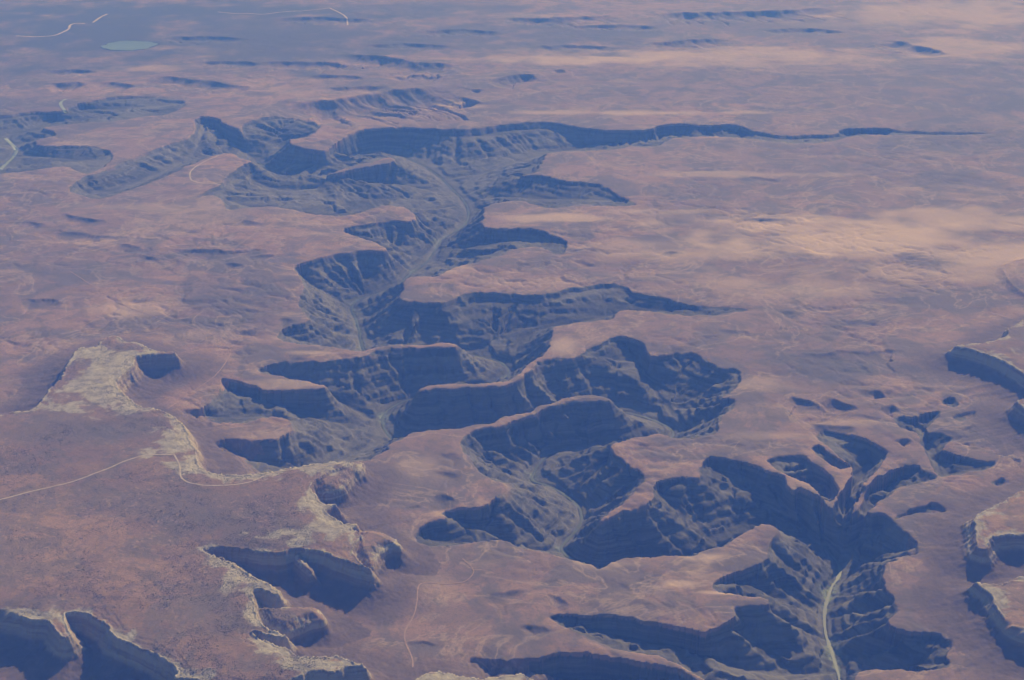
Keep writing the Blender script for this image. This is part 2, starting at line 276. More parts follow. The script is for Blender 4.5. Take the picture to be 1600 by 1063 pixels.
# --- the plain
plain = 16*fbm(gx, gy, 5200, 3, 31) + 12*fbm(gx, gy, 1500, 4, 35)
q1 = X+140*fbm(X, Y, 700, 2, 3); q2 = Y+140*fbm(X, Y, 700, 2, 5)
broken = sstep(-0.35, 0.45, fbm(X, Y, 3800, 3, 51))
rough = ridged(q1, q2, 900, 4, 41); rough2 = ridged(q1, q2, 380, 3, 47)
H0 = plain[I] - (90*np.clip(rough-0.60, 0, 1) + 26*np.clip(rough2-0.6, 0, 1))*(0.12+0.88*broken)*(1-0.55*sstep(24000, 40000, np.hypot(X, Y)))
# --- scarps
scarp_grey = np.zeros(len(X))  # greyer tone on the front of each scarp, fading downslope
for k, (dep, line) in enumerate(SCARPS):
    strong = line[0][0] > 1190 and 600 < line[0][1] < 820
    far = line[0][1] < 170
    dep = dep*(1.5 if strong else 1.6 if far else 1.0)
    g = smooth_poly(ground([(a, b) for a, b in line]), False, 2)
    A, Bb, s0, va, vb = segs(g, 120, False); Lt = s0[-1]+np.hypot(*(Bb[-1]-A[-1]))
    m = (X > g[:, 0].min()-900) & (X < g[:, 0].max()+900) & (Y > g[:, 1].min()-2600) & (Y < g[:, 1].max()+700)
    ii = np.nonzero(m)[0]
    if not len(ii): continue
    qx = XW[ii]+70*fbm(X[ii], Y[ii], 420, 3, 55); qy = YW[ii]+110*fbm(X[ii], Y[ii], 520, 2, 57)
    d, s, v, sd_ = nearest(qx, qy, A, Bb, s0, va, vb, 2600, B_[ii])
    front = sd_ < 0          # lines run left to right, the camera side is on their right
    u = s/Lt; taper = sstep(0.0, 0.24 if strong or far else 0.4, u)*sstep(0.0, 0.24 if strong or far else 0.4, 1-u)*(0.75+0.4*noise(s/420.0, 0*s, 161+k))
    e1 = dep*(1.3 if strong else 1.4 if far else 2.0)
    dd = d*(1+0.45*noise(s/190.0, 0*s, 61+k)+0.2*noise(s/70.0, 0*s, 63+k))
    prof = np.where(front, (1-np.exp(-dd/e1))*(1-sstep(e1*2, e1*(12 if strong else 9), dd)), 0)
    H0[ii] -= 1.25*dep*taper*prof
    scarp_grey[ii] = np.maximum(scarp_grey[ii], np.clip(taper, 0, 1)*np.where(front, sstep(0, 0.3*e1, dd)*(1-sstep(e1*1.2, e1*4, dd)), 0))
    H0[ii] += 0.3*dep*taper*np.where(front, np.exp(-d/(dep*1.2)), np.exp(-d/(dep*5)))
# --- canyons
polys = [smooth_poly(ground(p), True, 1) for p in [CANYON, CANYON_B, CANYON_C] + BADLANDS]
ins = np.zeros(len(X), bool)
for p in polys: ins |= inside(XW, YW, p)
holes = [smooth_poly(ground(p), True, 1) for p in ISLANDS]
for p in holes: ins &= ~inside(XW, YW, p)
RA = []
for i, p in enumerate(polys):
    A, Bb, s0, va, vb = segs(p, 60); mid = 0.5*(A+Bb); keep = np.ones(len(A), bool)
    for j, q in enumerate(polys):
        if i != j: keep &= ~inside(mid[:, 0], mid[:, 1], q)
    RA.append((A[keep], Bb[keep], s0[keep]+i*1e5, va[keep], vb[keep]))
for i, p in enumerate(holes):
    A, Bb, s0, va, vb = segs(p, 60); RA.append((A, Bb, s0+9e5+i*1e4, va, vb))
RA = [np.concatenate([r[k] for r in RA]) for k in range(5)]
J = np.nonzero(ins)[0]; XJ, YJ, BJ = XW[J], YW[J], B_[J]
d, s, _, _ = nearest(XJ, YJ, *RA, 4000, BJ)
rib = noise(s/240.0, 0*s+0.3, 71) + 0.55*noise(s/105.0, 0*s+0.7, 72)
ff = fbm(X[J], Y[J], 260, 3, 77); ribd = 0.18*rib*np.clip(d/120, 0, 1)
e = np.zeros(len(J)); t = np.zeros(len(J)); w0 = np.zeros(len(J)); w1 = np.zeros(len(J)); dep = np.zeros(len(J))
for fi, f in enumerate(FLOORS):
    g = smooth_poly(np.column_stack([ground([(a, b, -c) for a, b, c in f])[:, :2], [c for _, _, c in f]]), False, 2)
    m = np.nonzero((XJ > g[:, 0].min()-2600) & (XJ < g[:, 0].max()+2600) & (YJ > g[:, 1].min()-2600) & (YJ < g[:, 1].max()+2600))[0]
    if not len(m): continue
    r, ts, dv_, _ = nearest(XJ[m], YJ[m], *segs(g, 80, False), 2600, BJ[m])
    tt = d[m]/(d[m]+np.maximum(r-20, 0)+1e-3); bw = 4*tt*(1-tt)
    tt = np.clip(tt + bw*(ribd[m] + 0.08*noise(ts/240.0, 0*ts+fi*3.3, 74) + 0.06*ff[m]), 0, 1)
    w = (1-sstep(1600, 2600, r))/(r*r+2e4); w0[m] += w; w1[m] += w*dv_
    ee = dv_*np.interp(tt, [0, .06, .18, .38, .50, .80, 1], [0, .05, .25, .45, .60, .85, 1])*(1-sstep(1900, 2600, r))
    up = ee > e[m]; k = m[up]; e[k] = ee[up]; t[k] = tt[up]; dep[k] = dv_[up]
# side gullies: short steep drains from the rim straight down to the nearest valley floor
FP = []
for f in FLOORS:
    g = smooth_poly(np.column_stack([ground([(a, b, -c) for a, b, c in f])[:, :2], [c for _, _, c in f]]), False, 2)
    A_, B2, _, va_, vb_ = segs(g, 60, False); FP.append(np.column_stack([A_, va_]))
FP = np.vstack(FP); rg = np.random.default_rng(12)
MID = 0.5*(RA[0]+RA[1]); pick = -1e9; starts = []
for i in range(len(MID)):
    if RA[2][i] < pick - 5000 or RA[2][i] > pick: starts.append(i); pick = RA[2][i] + rg.uniform(150, 420)
NG = 0
for i in starts:
    p = MID[i]
    if np.hypot(*p) > 46000 or 2e5 < RA[2][i] < 9e5: continue
    q = np.hypot(FP[:, 0]-p[0], FP[:, 1]-p[1]); k = q.argmin(); L = q[k]
    if L < 140 or L > 1700: continue
    u = np.linspace(0, 1, 7); dirv = (FP[k, :2]-p)/L; nrm = np.array([-dirv[1], dirv[0]])
    wob = rg.normal(0, 0.05, 7)*L*np.sin(u*np.pi); sh = rg.uniform(-0.18, 0.18)*L
    pts = p[None] + (u*L)[:, None]*dirv[None] + (wob + sh*np.sin(u*np.pi))[:, None]*nrm[None]
    if not any(inside(pts[2:6, 0], pts[2:6, 1], pl).sum() >= 4 for pl in polys): continue
    head = rg.uniform(0.06, 0.16); dpt = FP[k, 2]*(head + (1-head)*u**rg.uniform(0.62, 0.85))
    g = np.column_stack([pts, dpt])
    m = np.nonzero((XJ > g[:, 0].min()-420) & (XJ < g[:, 0].max()+420) & (YJ > g[:, 1].min()-420) & (YJ < g[:, 1].max()+420))[0]
    if not len(m): continue
    NG += 1
    r, ts, dv_, _ = nearest(XJ[m], YJ[m], *segs(g, 90, False), 420, BJ[m])
    tt = d[m]/(d[m]+np.maximum(r-4, 0)*0.8+1e-3)
    ee = dv_*np.clip(tt, 0, 1)**0.9*(1-sstep(200, 420, r))
    up = ee > e[m]; k2 = m[up]; e[k2] = ee[up]; t[k2] = np.minimum(tt[up], 0.95); dep[k2] = np.maximum(dep[k2], dv_[up])
print('gullies', NG)
dep = np.maximum(dep, 1); bow = 4*t*(1-t); dsm = w1/np.maximum(w0, 1e-12)
# a steep upper wall under the whole rim
wall = np.minimum(0.34*dsm, 130)*sstep(0, 1, d*(1+0.45*rib)/np.maximum(0.34*dsm, 20)/1.5)
e = np.maximum(e, wall)
# stair-stepped beds
per = 70.0
k = (e + 16*fbm(X[J], Y[J], 700, 3, 81))/per; fl = np.floor(k); fr = k-fl
st = (fl + sstep(0.33, 0.67, fr))*per
e = np.where(t > 0.985, e, e + (np.minimum(st, dep)-e)*np.clip(0.36+0.4*fbm(X[J], Y[J], 420, 2, 88), 0.05, 0.65))
e += (5*noise(X[J]/70, Y[J]/70, 83) + 13*(ridged(X[J], Y[J], 230, 3, 85)-0.55))*bow
Hc = H0.copy()
fade = 1-sstep(0, 250, d)
# rounded shoulders along the rims
OUT = np.nonzero(~ins)[0]; do = nearest(XW[OUT], YW[OUT], *RA, 500, B_[OUT])[0]
Hc[OUT] -= 16*np.exp(-do/120)*(do < 499)
e = e + 16*np.exp(-d/60)*(1-0.6*t)
Hc[J] = H0[J]*np.maximum(fade, 0.15) - e
rim_soft = np.zeros(len(X)); rim_soft[J] = t
river_r = np.full(len(X), 4000, np.float32)
rv = smooth_poly(np.column_stack([ground([(a, b, -D) for a, b in RIVER])[:, :2], [D]*len(RIVER)]), False, 2)
RV = segs(rv, 80, False)
river_r[J] = nearest(XW[J], YW[J], *RV, 4000, B_[J])[0]
# --- mesas
H = Hc.copy(); mesa_id = np.full(len(X), -1); mtop = np.zeros(len(X)); mpart = np.zeros(len(X), int); talus = np.zeros(len(X)); mdist = np.full(len(X), 4000.0)
PD = np.array([0, 8, 24, 30, 46, 56, 78, 86, 112, 124, 150, 270, 440, 700, 950., 1300., 6000.])
PZ = np.array([0, .11, .135, .25, .275, .38, .42, .52, .57, .64, .69, .82, .91, .97, 1.05, 3., 30.])
jag = 24*noise(X/80, Y/80, 91) + 13*noise(X/36, Y/36, 92) + 22*fbm(X, Y, 230, 2, 93)
def mesa_layer(outline, hgt, k, ledge=False):
    g = smooth_poly(ground(outline, hgt), True, 1)
    x0, y0 = g[:, :2].min(0)-1300; x1, y1 = g[:, :2].max(0)+1300
    ii = np.nonzero((X > x0) & (X < x1) & (Y > y0) & (Y < y1))[0]
    if not len(ii): return
    A, Bb, s0, va, vb = segs(g, 60)
    xx = X[ii] + 0.35*wx[ii]; yy = Y[ii] + 0.35*wy[ii]
    dd, s, _, _ = nearest(xx, yy, A, Bb, s0, va, vb, 4000, B_[ii])
    inn = inside(xx, yy, g)
    sg = np.where(inn, -dd, dd) + jag[ii]*0.75
    flute = noise(s/70, 0*s, 95+k) + 0.6*noise(s/33, 0*s, 96+k)
    rb = noise(s/150, 0*s, 97+k) + 0.5*noise(s/60, 0*s, 98+k)
    so = np.clip(sg + 7*flute*np.exp(-np.abs(sg)/60) + 0.16*sg*rb*sstep(90, 300, sg), 0, None)
    zt = hgt - (hgt+6)*np.interp(so, PD*(0.6 if ledge else 1.0), PZ)
    zt = zt - (H0[ii]-Hc[ii])*sstep(60, 420, so)
    inner = np.clip(-sg, 0, None)
    und = 7*fbm(X[ii], Y[ii], 420, 4, 101) + 9*sstep(30, 700, inner) + 10*fbm(X[ii], Y[ii], 2600, 2, 105)*sstep(100, 600, inner)
    # slickrock shelves just behind the rim
    und += -9*np.round(np.clip(1-inner/170, 0, 1)*3 + 0.5*fbm(X[ii], Y[ii], 160, 2, 107))*0.6*(inner > 0)
    if ledge:
        q_ = inner/24 + 0.7*fbm(X[ii], Y[ii], 120, 2, 109); fl_ = np.floor(q_); und = np.minimum((fl_ + sstep(0.7, 1.0, q_-fl_))*13, 66)
    zt = zt + np.where(sg < 0, und*np.clip(inner/25, 0, 1), 3*noise(X[ii]/45, Y[ii]/45, 108)*sstep(0, 60, so))
    up = zt > H[ii]
    j = ii[up]; H[j] = zt[up]
    if not ledge:
        mesa_id[ii[up & (so < 1000)]] = k
    else:
        mesa_id[j] = 0
    mpart[j] = np.where(sg[up] < 4, 3 if ledge else 0, np.where(so[up] < 135*(0.6 if ledge else 1.0), 1, 2))
    mtop[ii] = np.maximum(mtop[ii], np.where(up & (sg < 6), 1, 0)*1.0)
    talus[ii] = np.maximum(talus[ii], np.where(up, (1-sstep(350, 900, so))*(so > 0), 0))
    mdist[ii] = np.minimum(mdist[ii], np.where(sg < 0, -sg if False else inner, so))
for k, (o, hg) in enumerate(MESAS): mesa_layer(o, hg, k)
for o, hg in LEDGES: mesa_layer(o, hg, 20, True)
# --- lake bed
gl = ground(LAKE)
lk = inside(X, Y, smooth_poly(gl, True, 2)); H[lk] = -30
print('fields', round(time.time()-T0, 1))

Z = plain.copy(); Z[I] = H
def field(v, fill=0.0):
    a = np.full(N, fill, np.float32); a[I] = v; return a
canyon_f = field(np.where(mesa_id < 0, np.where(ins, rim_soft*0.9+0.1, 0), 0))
mtop = np.where(mesa_id == 6, 0, mtop); mesa_f = field(mtop); talus = np.where(mesa_id == 6, 0, talus); talus_f = field(talus); rim_f = field(np.exp(-mdist/75.0)*mtop)

def height_at(x, y):
    r = np.hypot(x, y); a = np.arctan2(x, y)
    fi = np.interp(r, RR, np.arange(NR)); fj = np.interp(a, AZ, np.arange(NC))
    i0 = np.minimum(fi.astype(int), NR-2); j0 = np.minimum(fj.astype(int), NC-2); u = fi-i0; v = fj-j0
    ZG = Z.reshape(NR, NC)
    return (ZG[i0, j0]*(1-v)+ZG[i0, j0+1]*v)*(1-u) + (ZG[i0+1, j0]*(1-v)+ZG[i0+1, j0+1]*v)*u

# ------------------------------------------------------------------ materials
class M:
    def __init__(s, name, rough=0.95):
        s.m = bpy.data.materials.new(name); s.m.use_nodes = True; s.t = s.m.node_tree
        s.b = s.t.nodes['Principled BSDF']; s.b.inputs['Roughness'].default_value = rough
        s.b.inputs['Specular IOR Level'].default_value = 0.15
        s.geo = s.t.nodes.new('ShaderNodeNewGeometry')
    def n(s, k, **kw):
        x = s.t.nodes.new(k)
        for a, v in kw.items(): setattr(x, a, v)
        return x
    def link(s, a, b): s.t.links.new(a, b)
    def attr(s, name): return s.n('ShaderNodeAttribute', attribute_name=name).outputs['Fac']
    def scaled(s, sc):
        m = s.n('ShaderNodeMapping'); m.inputs['Scale'].default_value = sc; s.link(s.geo.outputs['Position'], m.inputs['Vector']); return m.outputs[0]
    def noise(s, sc, detail=4, rough=0.55, dist=0.0, stretch=(1, 1, 1)):
        x = s.n('ShaderNodeTexNoise'); x.inputs['Scale'].default_value = 1.0; x.inputs['Detail'].default_value = detail
        x.inputs['Roughness'].default_value = rough; x.inputs['Distortion'].default_value = dist
        s.link(s.scaled(tuple(q/sc for q in stretch)), x.inputs['Vector']); return x.outputs['Fac']
    def ramp(s, f, a, b, lo=0.0, hi=1.0):
        x = s.n('ShaderNodeMapRange', interpolation_type='SMOOTHSTEP'); x.inputs['From Min'].default_value = a; x.inputs['From Max'].default_value = b
        x.inputs['To Min'].default_value = lo; x.inputs['To Max'].default_value = hi; s.link(f, x.inputs['Value']); return x.outputs[0]
    def mix(s, f, a, b):
        x = s.n('ShaderNodeMix', data_type='RGBA')
        if isinstance(f, (int, float)): x.inputs[0].default_value = f
        else: s.link(f, x.inputs[0])
        for i, c in ((6, a), (7, b)):
            if isinstance(c, tuple): x.inputs[i].default_value = (*c, 1)
            else: s.link(c, x.inputs[i])
        return x.outputs[2]
    def mul(s, a, b):
        x = s.n('ShaderNodeMath', operation='MULTIPLY')
        for i, c in ((0, a), (1, b)):
            if isinstance(c, (int, float)): x.inputs[i].default_value = c
            else: s.link(c, x.inputs[i])
        return x.outputs[0]
    def bump(s, h, dist, strength=1.0):
        x = s.n('ShaderNodeBump'); x.inputs['Distance'].default_value = dist; x.inputs['Strength'].default_value = strength
        s.link(h, x.inputs['Height']); s.link(x.outputs[0], s.b.inputs['Normal'])
    def col(s, c): s.link(c, s.b.inputs['Base Color'])

def soil_color(m):
    big = m.noise(6500, 4, 0.55, 0.8); mid = m.noise(1300, 5, 0.62, 0.8); fine = m.noise(120, 4, 0.6)
    c = m.mix(m.ramp(big, 0.36, 0.66), (0.29, 0.19, 0.163), (0.42, 0.255, 0.205))
    c = m.mix(m.mul(m.ramp(mid, 0.47, 0.58), 0.85), c, (0.195, 0.155, 0.15))
    c = m.mix(m.mul(m.ramp(m.noise(3000, 5, 0.62, 1.2, (0.6, 1, 1)), 0.54, 0.68), 0.7), c, (0.52, 0.35, 0.275))
    c = m.mix(m.mul(m.ramp(m.noise(420, 4, 0.6, 0.6), 0.48, 0.62), 0.6), c, (0.185, 0.145, 0.135))
    c = m.mix(m.mul(m.ramp(fine, 0.45, 0.75), 0.35), c, (0.19, 0.14, 0.125))
    ln = m.n('ShaderNodeMath', operation='ABSOLUTE'); sb = m.n('ShaderNodeMath', operation='SUBTRACT'); m.link(m.noise(1500, 6, 0.6, 1.0), sb.inputs[0]); sb.inputs[1].default_value = 0.5; m.link(sb.outputs[0], ln.inputs[0])
    c = m.mix(m.mul(m.ramp(ln.outputs[0], 0.0, 0.022, 1.0, 0.0), 0.5), c, (0.52, 0.37, 0.29))
    c = m.mix(m.mul(m.ramp(m.noise(34, 3, 0.7), 0.52, 0.66), 0.5), c, (0.13, 0.105, 0.095))
    c = m.mix(m.attr('pale'), c, (0.66, 0.46, 0.36))
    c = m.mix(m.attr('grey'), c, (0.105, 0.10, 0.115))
    return c
def mat_plain():
    m = M('red desert soil'); c = soil_color(m)
    c = m.mix(m.mul(m.attr('talus'), 0.75), c, (0.26, 0.155, 0.125))
    m.col(c); m.bump(m.noise(60, 5, 0.6), 7.0, 0.8); return m.m
def strata(m):
    z = m.noise(1.0, 6, 0.72, 0.0, (1/2500, 1/2500, 1/85.)); return z
def mat_canyon():
    m = M('banded canyon limestone'); soil = soil_color(m)
    z = strata(m)
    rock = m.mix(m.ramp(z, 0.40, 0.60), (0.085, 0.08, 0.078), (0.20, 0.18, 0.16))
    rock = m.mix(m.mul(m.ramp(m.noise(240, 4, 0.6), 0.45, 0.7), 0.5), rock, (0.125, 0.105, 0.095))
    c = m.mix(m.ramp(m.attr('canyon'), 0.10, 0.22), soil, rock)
    g = m.mul(m.attr('green'), m.ramp(m.noise(75, 4, 0.65), 0.40, 0.58))
    c = m.mix(g, c, (0.31, 0.35, 0.245))
    m.col(c); m.bump(m.noise(45, 5, 0.6), 8.0, 0.8); return m.m
def mat_mesa():
    m = M('mesa sandstone and soil'); soil = soil_color(m)
    n1 = m.noise(700, 5, 0.65, 0.5); n2 = m.noise(110, 4, 0.65); z = strata(m)
    top = m.mix(m.ramp(m.noise(2200, 4, 0.55), 0.4, 0.65), (0.26, 0.165, 0.13), (0.34, 0.21, 0.15))
    top = m.mix(m.attr('orange'), top, (0.42, 0.255, 0.175))
    top = m.mix(m.mul(m.attr('greym'), 0.8), top, (0.185, 0.155, 0.145))
    top = m.mix(m.mul(m.ramp(n1, 0.50, 0.58), 0.55), top, (0.185, 0.15, 0.13))
    top = m.mix(m.mul(m.ramp(n2, 0.48, 0.62), 0.45), top, (0.17, 0.135, 0.12))
    spk = m.mul(m.ramp(m.noise(48, 4, 0.7, 0.4), 0.53, 0.64), m.ramp(m.noise(1300, 4, 0.6, 0.6), 0.42, 0.58))
    top = m.mix(m.mul(spk, 0.6), top, (0.46, 0.31, 0.235))
    cream = m.mix(m.ramp(n2, 0.35, 0.7), (0.52, 0.45, 0.36), (0.30, 0.245, 0.20))
    ad = m.n('ShaderNodeMath', operation='ADD'); m.link(m.mul(m.attr('rim'), 0.75), ad.inputs[0]); m.link(m.ramp(m.noise(330, 5, 0.65, 0.5), 0.3, 0.7, -0.45, 0.45), ad.inputs[1])
    ad2 = m.n('ShaderNodeMath', operation='ADD'); m.link(ad.outputs[0], ad2.inputs[0]); m.link(m.mul(m.attr('cream'), 1.0), ad2.inputs[1])
    top = m.mix(m.ramp(ad2.outputs[0], 0.38, 0.72), top, cream)
    cliff = m.mix(m.ramp(z, 0.40, 0.6), (0.24, 0.165, 0.13), (0.42, 0.34, 0.26))
    tal = m.mix(m.ramp(m.noise(160, 4, 0.6), 0.4, 0.7), (0.145, 0.105, 0.10), (0.20, 0.14, 0.125))
    sepn = m.n('ShaderNodeSeparateXYZ'); m.link(m.geo.outputs['Position'], sepn.inputs[0])
    side = m.mix(m.ramp(sepn.outputs[2], 95, 150), tal, cliff)
    side = m.mix(m.attr('talus'), soil, side)
    c = m.mix(m.attr('mesa'), side, top)
    m.col(c); m.bump(m.noise(38, 5, 0.62), 7.0, 0.9); return m.m
MP, MC, MM = mat_plain(), mat_canyon(), mat_mesa()

# soil patches seen on the plain, plus painted slope shade beside the mesa: (px, py, half width px, half height px, strength)
PALE = [(1330,370,330,36,1),(1130,395,200,14,.5),(1560,395,120,24,.8),(1100,88,330,14,.7),(1480,20,200,26,.6),(1500,350,180,30,.7),(1450,425,170,20,.5),(1250,450,160,16,.4),(1000,380,150,14,.35),(930,92,200,9,.9),(1130,100,160,8,.5),(870,340,90,6,.8),(1000,176,220,4,.7),(1180,272,200,5,.5),(700,420,50,10,.5),(1050,330,120,5,.6),(880,540,30,14,.6),(1400,30,190,16,.5),(1500,75,120,18,.5),(760,440,70,6,.3),(1110,868,40,10,.8),(1060,912,30,6,.7),(1140,925,45,3,.8),(1180,600,60,14,.4),(1330,660,70,8,.4),(1220,680,90,8,.3),(220,480,90,20,.45),(300,520,60,14,.45),(650,730,50,18,.4),(700,800,40,8,.3),(200,325,90,10,.35),(500,365,60,6,.4),(480,325,110,3,.3),(660,900,50,30,.25),(760,880,50,14,.25),(430,600,70,8,.4),(500,550,60,4,.5),(400,680,70,8,.4),(120,228,80,8,.4),(940,880,60,10,.4),(350,80,90,9,.4),(240,105,80,6,.4),(690,165,60,6,.5)]
GREY = [(130,45,260,60,1),(420,60,260,50,.9),(250,20,420,22,1),(1150,130,420,50,.2),(1350,230,260,40,.2),(60,180,120,40,.4),(620,130,180,20,.4),(1530,200,120,60,.4),(1300,580,100,30,.75),(1430,575,90,28,.6),(330,460,60,50,.55),(400,470,60,40,.4),(850,55,260,30,.8),(640,70,200,24,.8),(180,30,300,34,.9),(400,40,200,30,.8),(60,100,120,36,.6),(1200,40,260,14,.5),(600,15,300,12,.7),(520,110,140,14,.4),(1480,110,120,20,.55),(1560,150,90,40,.5),(1340,260,160,14,.4),(1500,280,100,24,.6),(1080,300,100,10,.35),(1050,340,60,14,.35),(1400,470,60,20,.35),(1120,150,200,16,.3),(700,960,80,20,.35),(850,990,70,20,.35),(150,420,160,14,.35),(300,400,120,18,.4),(60,590,70,40,.4),(1250,800,120,60,.3),(1480,780,80,40,.3),(1440,940,60,50,.25),(770,900,110,14,.3)]  # left of the mesa, the grey also paints its slope's shade
def patches(lst, seed, z=0.0):
    a = np.zeros(N, np.float32); nz = fbm(gx, gy, 1500, 4, seed)*0.5 + fbm(gx, gy, 900, 3, seed+7)*0.35
    for (cx, cy, hw, hh, st) in lst:
        g = ground([(cx, cy), (cx+hw, cy), (cx, cy+hh), (cx, cy-hh)], z)
        wx_ = g[1, 0]-g[0, 0]; wy_ = 0.5*(g[3, 1]-g[2, 1]); sk = (g[3, 0]-g[2, 0])/(g[3, 1]-g[2, 1])
        m = np.nonzero((np.abs(gx-g[0, 0]) < 2.2*wx_+abs(sk)*2*wy_) & (np.abs(gy-g[0, 1]) < 2.2*wy_))[0]
        dy_ = gy[m]-g[0, 1]
        q = np.sqrt(((gx[m]-g[0, 0]-sk*dy_)/wx_)**2 + (dy_/wy_)**2) + nz[m]
        a[m] = np.maximum(a[m], st*(1-sstep(0.25, 1.25, q)))
    return a
CREAM = [(180,575,75,50,1),(215,610,70,40,.9),(150,630,80,25,.7),(270,690,45,45,.9),(300,730,40,15,.8),(420,745,110,14,.6),(500,735,50,14,.9),(490,780,30,30,.8),(520,820,40,20,.8),(450,840,90,12,.6),(380,900,60,30,.6),(350,880,40,20,.6),(430,1000,40,30,.7),(500,1035,80,14,.8),(400,960,30,30,.6),(50,960,70,9,.8),(110,965,22,12,.7),(190,990,40,14,.6),(290,1052,50,8,.8),(700,1060,90,8,1),(1560,560,60,22,.35),(1560,810,60,40,.25),(1560,950,60,40,.25),(1590,540,40,20,.35)]
ORANGE = [(110,830,130,60,.9),(60,780,90,40,.6),(200,900,60,50,.7),(40,880,60,50,.5),(560,845,30,20,.4),(1580,810,90,50,1),(1580,940,90,60,.9),(280,950,30,50,.3)]
GREYM = [(150,670,170,25,.7),(270,790,140,30,.6),(60,680,80,20,.6),(330,960,50,60,.5),(320,800,80,20,.5),(60,945,90,12,.5),(230,1000,60,16,.4),(420,800,60,24,.4)]
pale_f = patches(PALE, 201); grey_f = np.maximum(patches(GREY, 221), field(scarp_grey*0.6))
BARS = [(1296,935,34,40,1),(1300,1030,22,30,.8),(830,742,22,16,1),(785,594,22,8,.9),(598,656,14,10,1),(560,505,14,40,1),(535,470,30,14,.6),(642,425,16,6,.9),(680,375,14,18,1),(874,860,12,8,1)]
green_f = field(np.exp(-np.clip(river_r-15, 0, None)/(10+120*np.clip(noise(X/380, Y/380, 411)+0.3, 0, 1)))*ins)*np.maximum(patches(BARS, 261, -float(D)), 0.03)
cream_f = patches(CREAM, 231, 300.0); orange_f = patches(ORANGE, 241, 300.0); greym_f = patches(GREYM, 251, 300.0)

# ------------------------------------------------------------------ terrain objects
def add(o, **props):
    S.collection.objects.link(o)
    for k, v in props.items(): o[k] = v
    return o
idx = np.arange(N).reshape(NR, NC)
quads = np.stack([idx[:-1, :-1], idx[:-1, 1:], idx[1:, 1:], idx[1:, :-1]], -1).reshape(-1, 4)
ID = np.full(N, -1); ID[I] = np.where(mesa_id >= 0, mesa_id, np.where(ins, 100, -1))
qa = ID[quads]; cls = qa[:, 0]
P = np.stack([gx, gy, Z], 1).astype(np.float32)
# shared vertex normals so that the pieces shade as one land
G = P.reshape(NR, NC, 3); du = np.gradient(G, axis=1); dv = np.gradient(G, axis=0)
VN = np.cross(du, dv).reshape(-1, 3); VN /= np.linalg.norm(VN, axis=1, keepdims=True)+1e-9; VN[VN[:, 2] < 0] *= -1
def terrain(name, q, mat, **props):
    u, inv = np.unique(q.ravel(), return_inverse=True); f = inv.astype(np.int32)
    me = bpy.data.meshes.new(name); me.vertices.add(len(u)); me.vertices.foreach_set('co', P[u].ravel())
    me.loops.add(len(f)); me.loops.foreach_set('vertex_index', f)
    me.polygons.add(len(q)); me.polygons.foreach_set('loop_start', np.arange(0, len(f), 4, dtype=np.int32))
    me.polygons.foreach_set('use_smooth', np.ones(len(q), bool))
    for nm, fld in (('canyon', canyon_f), ('mesa', mesa_f), ('talus', talus_f), ('rim', rim_f), ('green', green_f), ('pale', pale_f), ('grey', grey_f), ('cream', cream_f), ('orange', orange_f), ('greym', greym_f)):
        at = me.attributes.new(nm, 'FLOAT', 'POINT'); at.data.foreach_set('value', np.ascontiguousarray(fld[u], np.float32))
    me.update(); me.normals_split_custom_set_from_vertices(VN[u])
    me.materials.append(mat)
    return add(bpy.data.objects.new(name, me), kind='structure', **props)
PT = np.zeros(N, int); PT[I] = np.where(mesa_id >= 0, mpart, np.where(ins & (river_r < 70), 1, 0)); prt = PT[quads[:, 0]]
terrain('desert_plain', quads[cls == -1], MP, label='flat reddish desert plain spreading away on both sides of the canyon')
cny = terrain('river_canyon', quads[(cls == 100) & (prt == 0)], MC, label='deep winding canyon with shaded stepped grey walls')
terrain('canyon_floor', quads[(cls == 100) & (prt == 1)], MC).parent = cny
MLAB = ['broad cream rimmed mesa with a pale road in the lower left corner', 'cream mesa tip at the bottom edge left of centre', 'mesa with a dark curved cliff at the right edge, halfway down',
        'small mesa point just under the dark curved cliff at the right edge', 'pale orange mesa point at the right edge above the lowest one', 'lowest mesa point in the bottom right corner', 'faint low mesa edge, farthest up the right side']
for k in range(len(MESAS)):
    sel = cls == k
    if not sel.any(): continue
    root = terrain('mesa', quads[sel & (prt == 0)], MM, label=MLAB[k])
    for pi, pn in ((1, 'cliff'), (2, 'talus_slope'), (3, 'rock_shelf')):
        q = quads[sel & (prt == pi)]
        if len(q): terrain(pn, q, MM).parent = root
print('terrain', round(time.time()-T0, 1))

# ------------------------------------------------------------------ ribbons: river, roads
def ribbon(name, xy, width, mat, lift, z=None, vary=0.2, **props):
    d = np.diff(xy, axis=0); L = np.concatenate([[0], np.cumsum(np.hypot(*d.T))]); n = max(2, int(L[-1]/22))
    s = np.linspace(0, L[-1], n); x = np.interp(s, L, xy[:, 0]); y = np.interp(s, L, xy[:, 1])
    tx, ty = np.gradient(x), np.gradient(y); l = np.hypot(tx, ty)+1e-9; nx_, ny_ = -ty/l, tx/l
    w = width*(1+vary*(noise(s/260, 0*s, 301)+0.5*noise(s/90, 0*s, 303)))*0.5
    rows = []
    for k in (-1, 0, 1):
        xx, yy = x+k*w*nx_, y+k*w*ny_; rows.append(np.stack([xx, yy, np.full(n, z) if z is not None else height_at(xx, yy)+lift], 1))
    v = np.stack(rows, 1).reshape(-1, 3); i = np.arange(n-1)*3
    fc = np.concatenate([np.stack([i, i+3, i+4, i+1], 1), np.stack([i+1, i+4, i+5, i+2], 1)])
    me = bpy.data.meshes.new(name); me.from_pydata(v.tolist(), [], fc.tolist()); me.materials.append(mat)
    return add(bpy.data.objects.new(name, me), kind='structure', **props)
def mat_flat(name, a, b, sc, rough=0.9):
    m = M(name, rough); m.col(m.mix(m.ramp(m.noise(sc, 4, 0.6), 0.35, 0.65), a, b)); return m.m
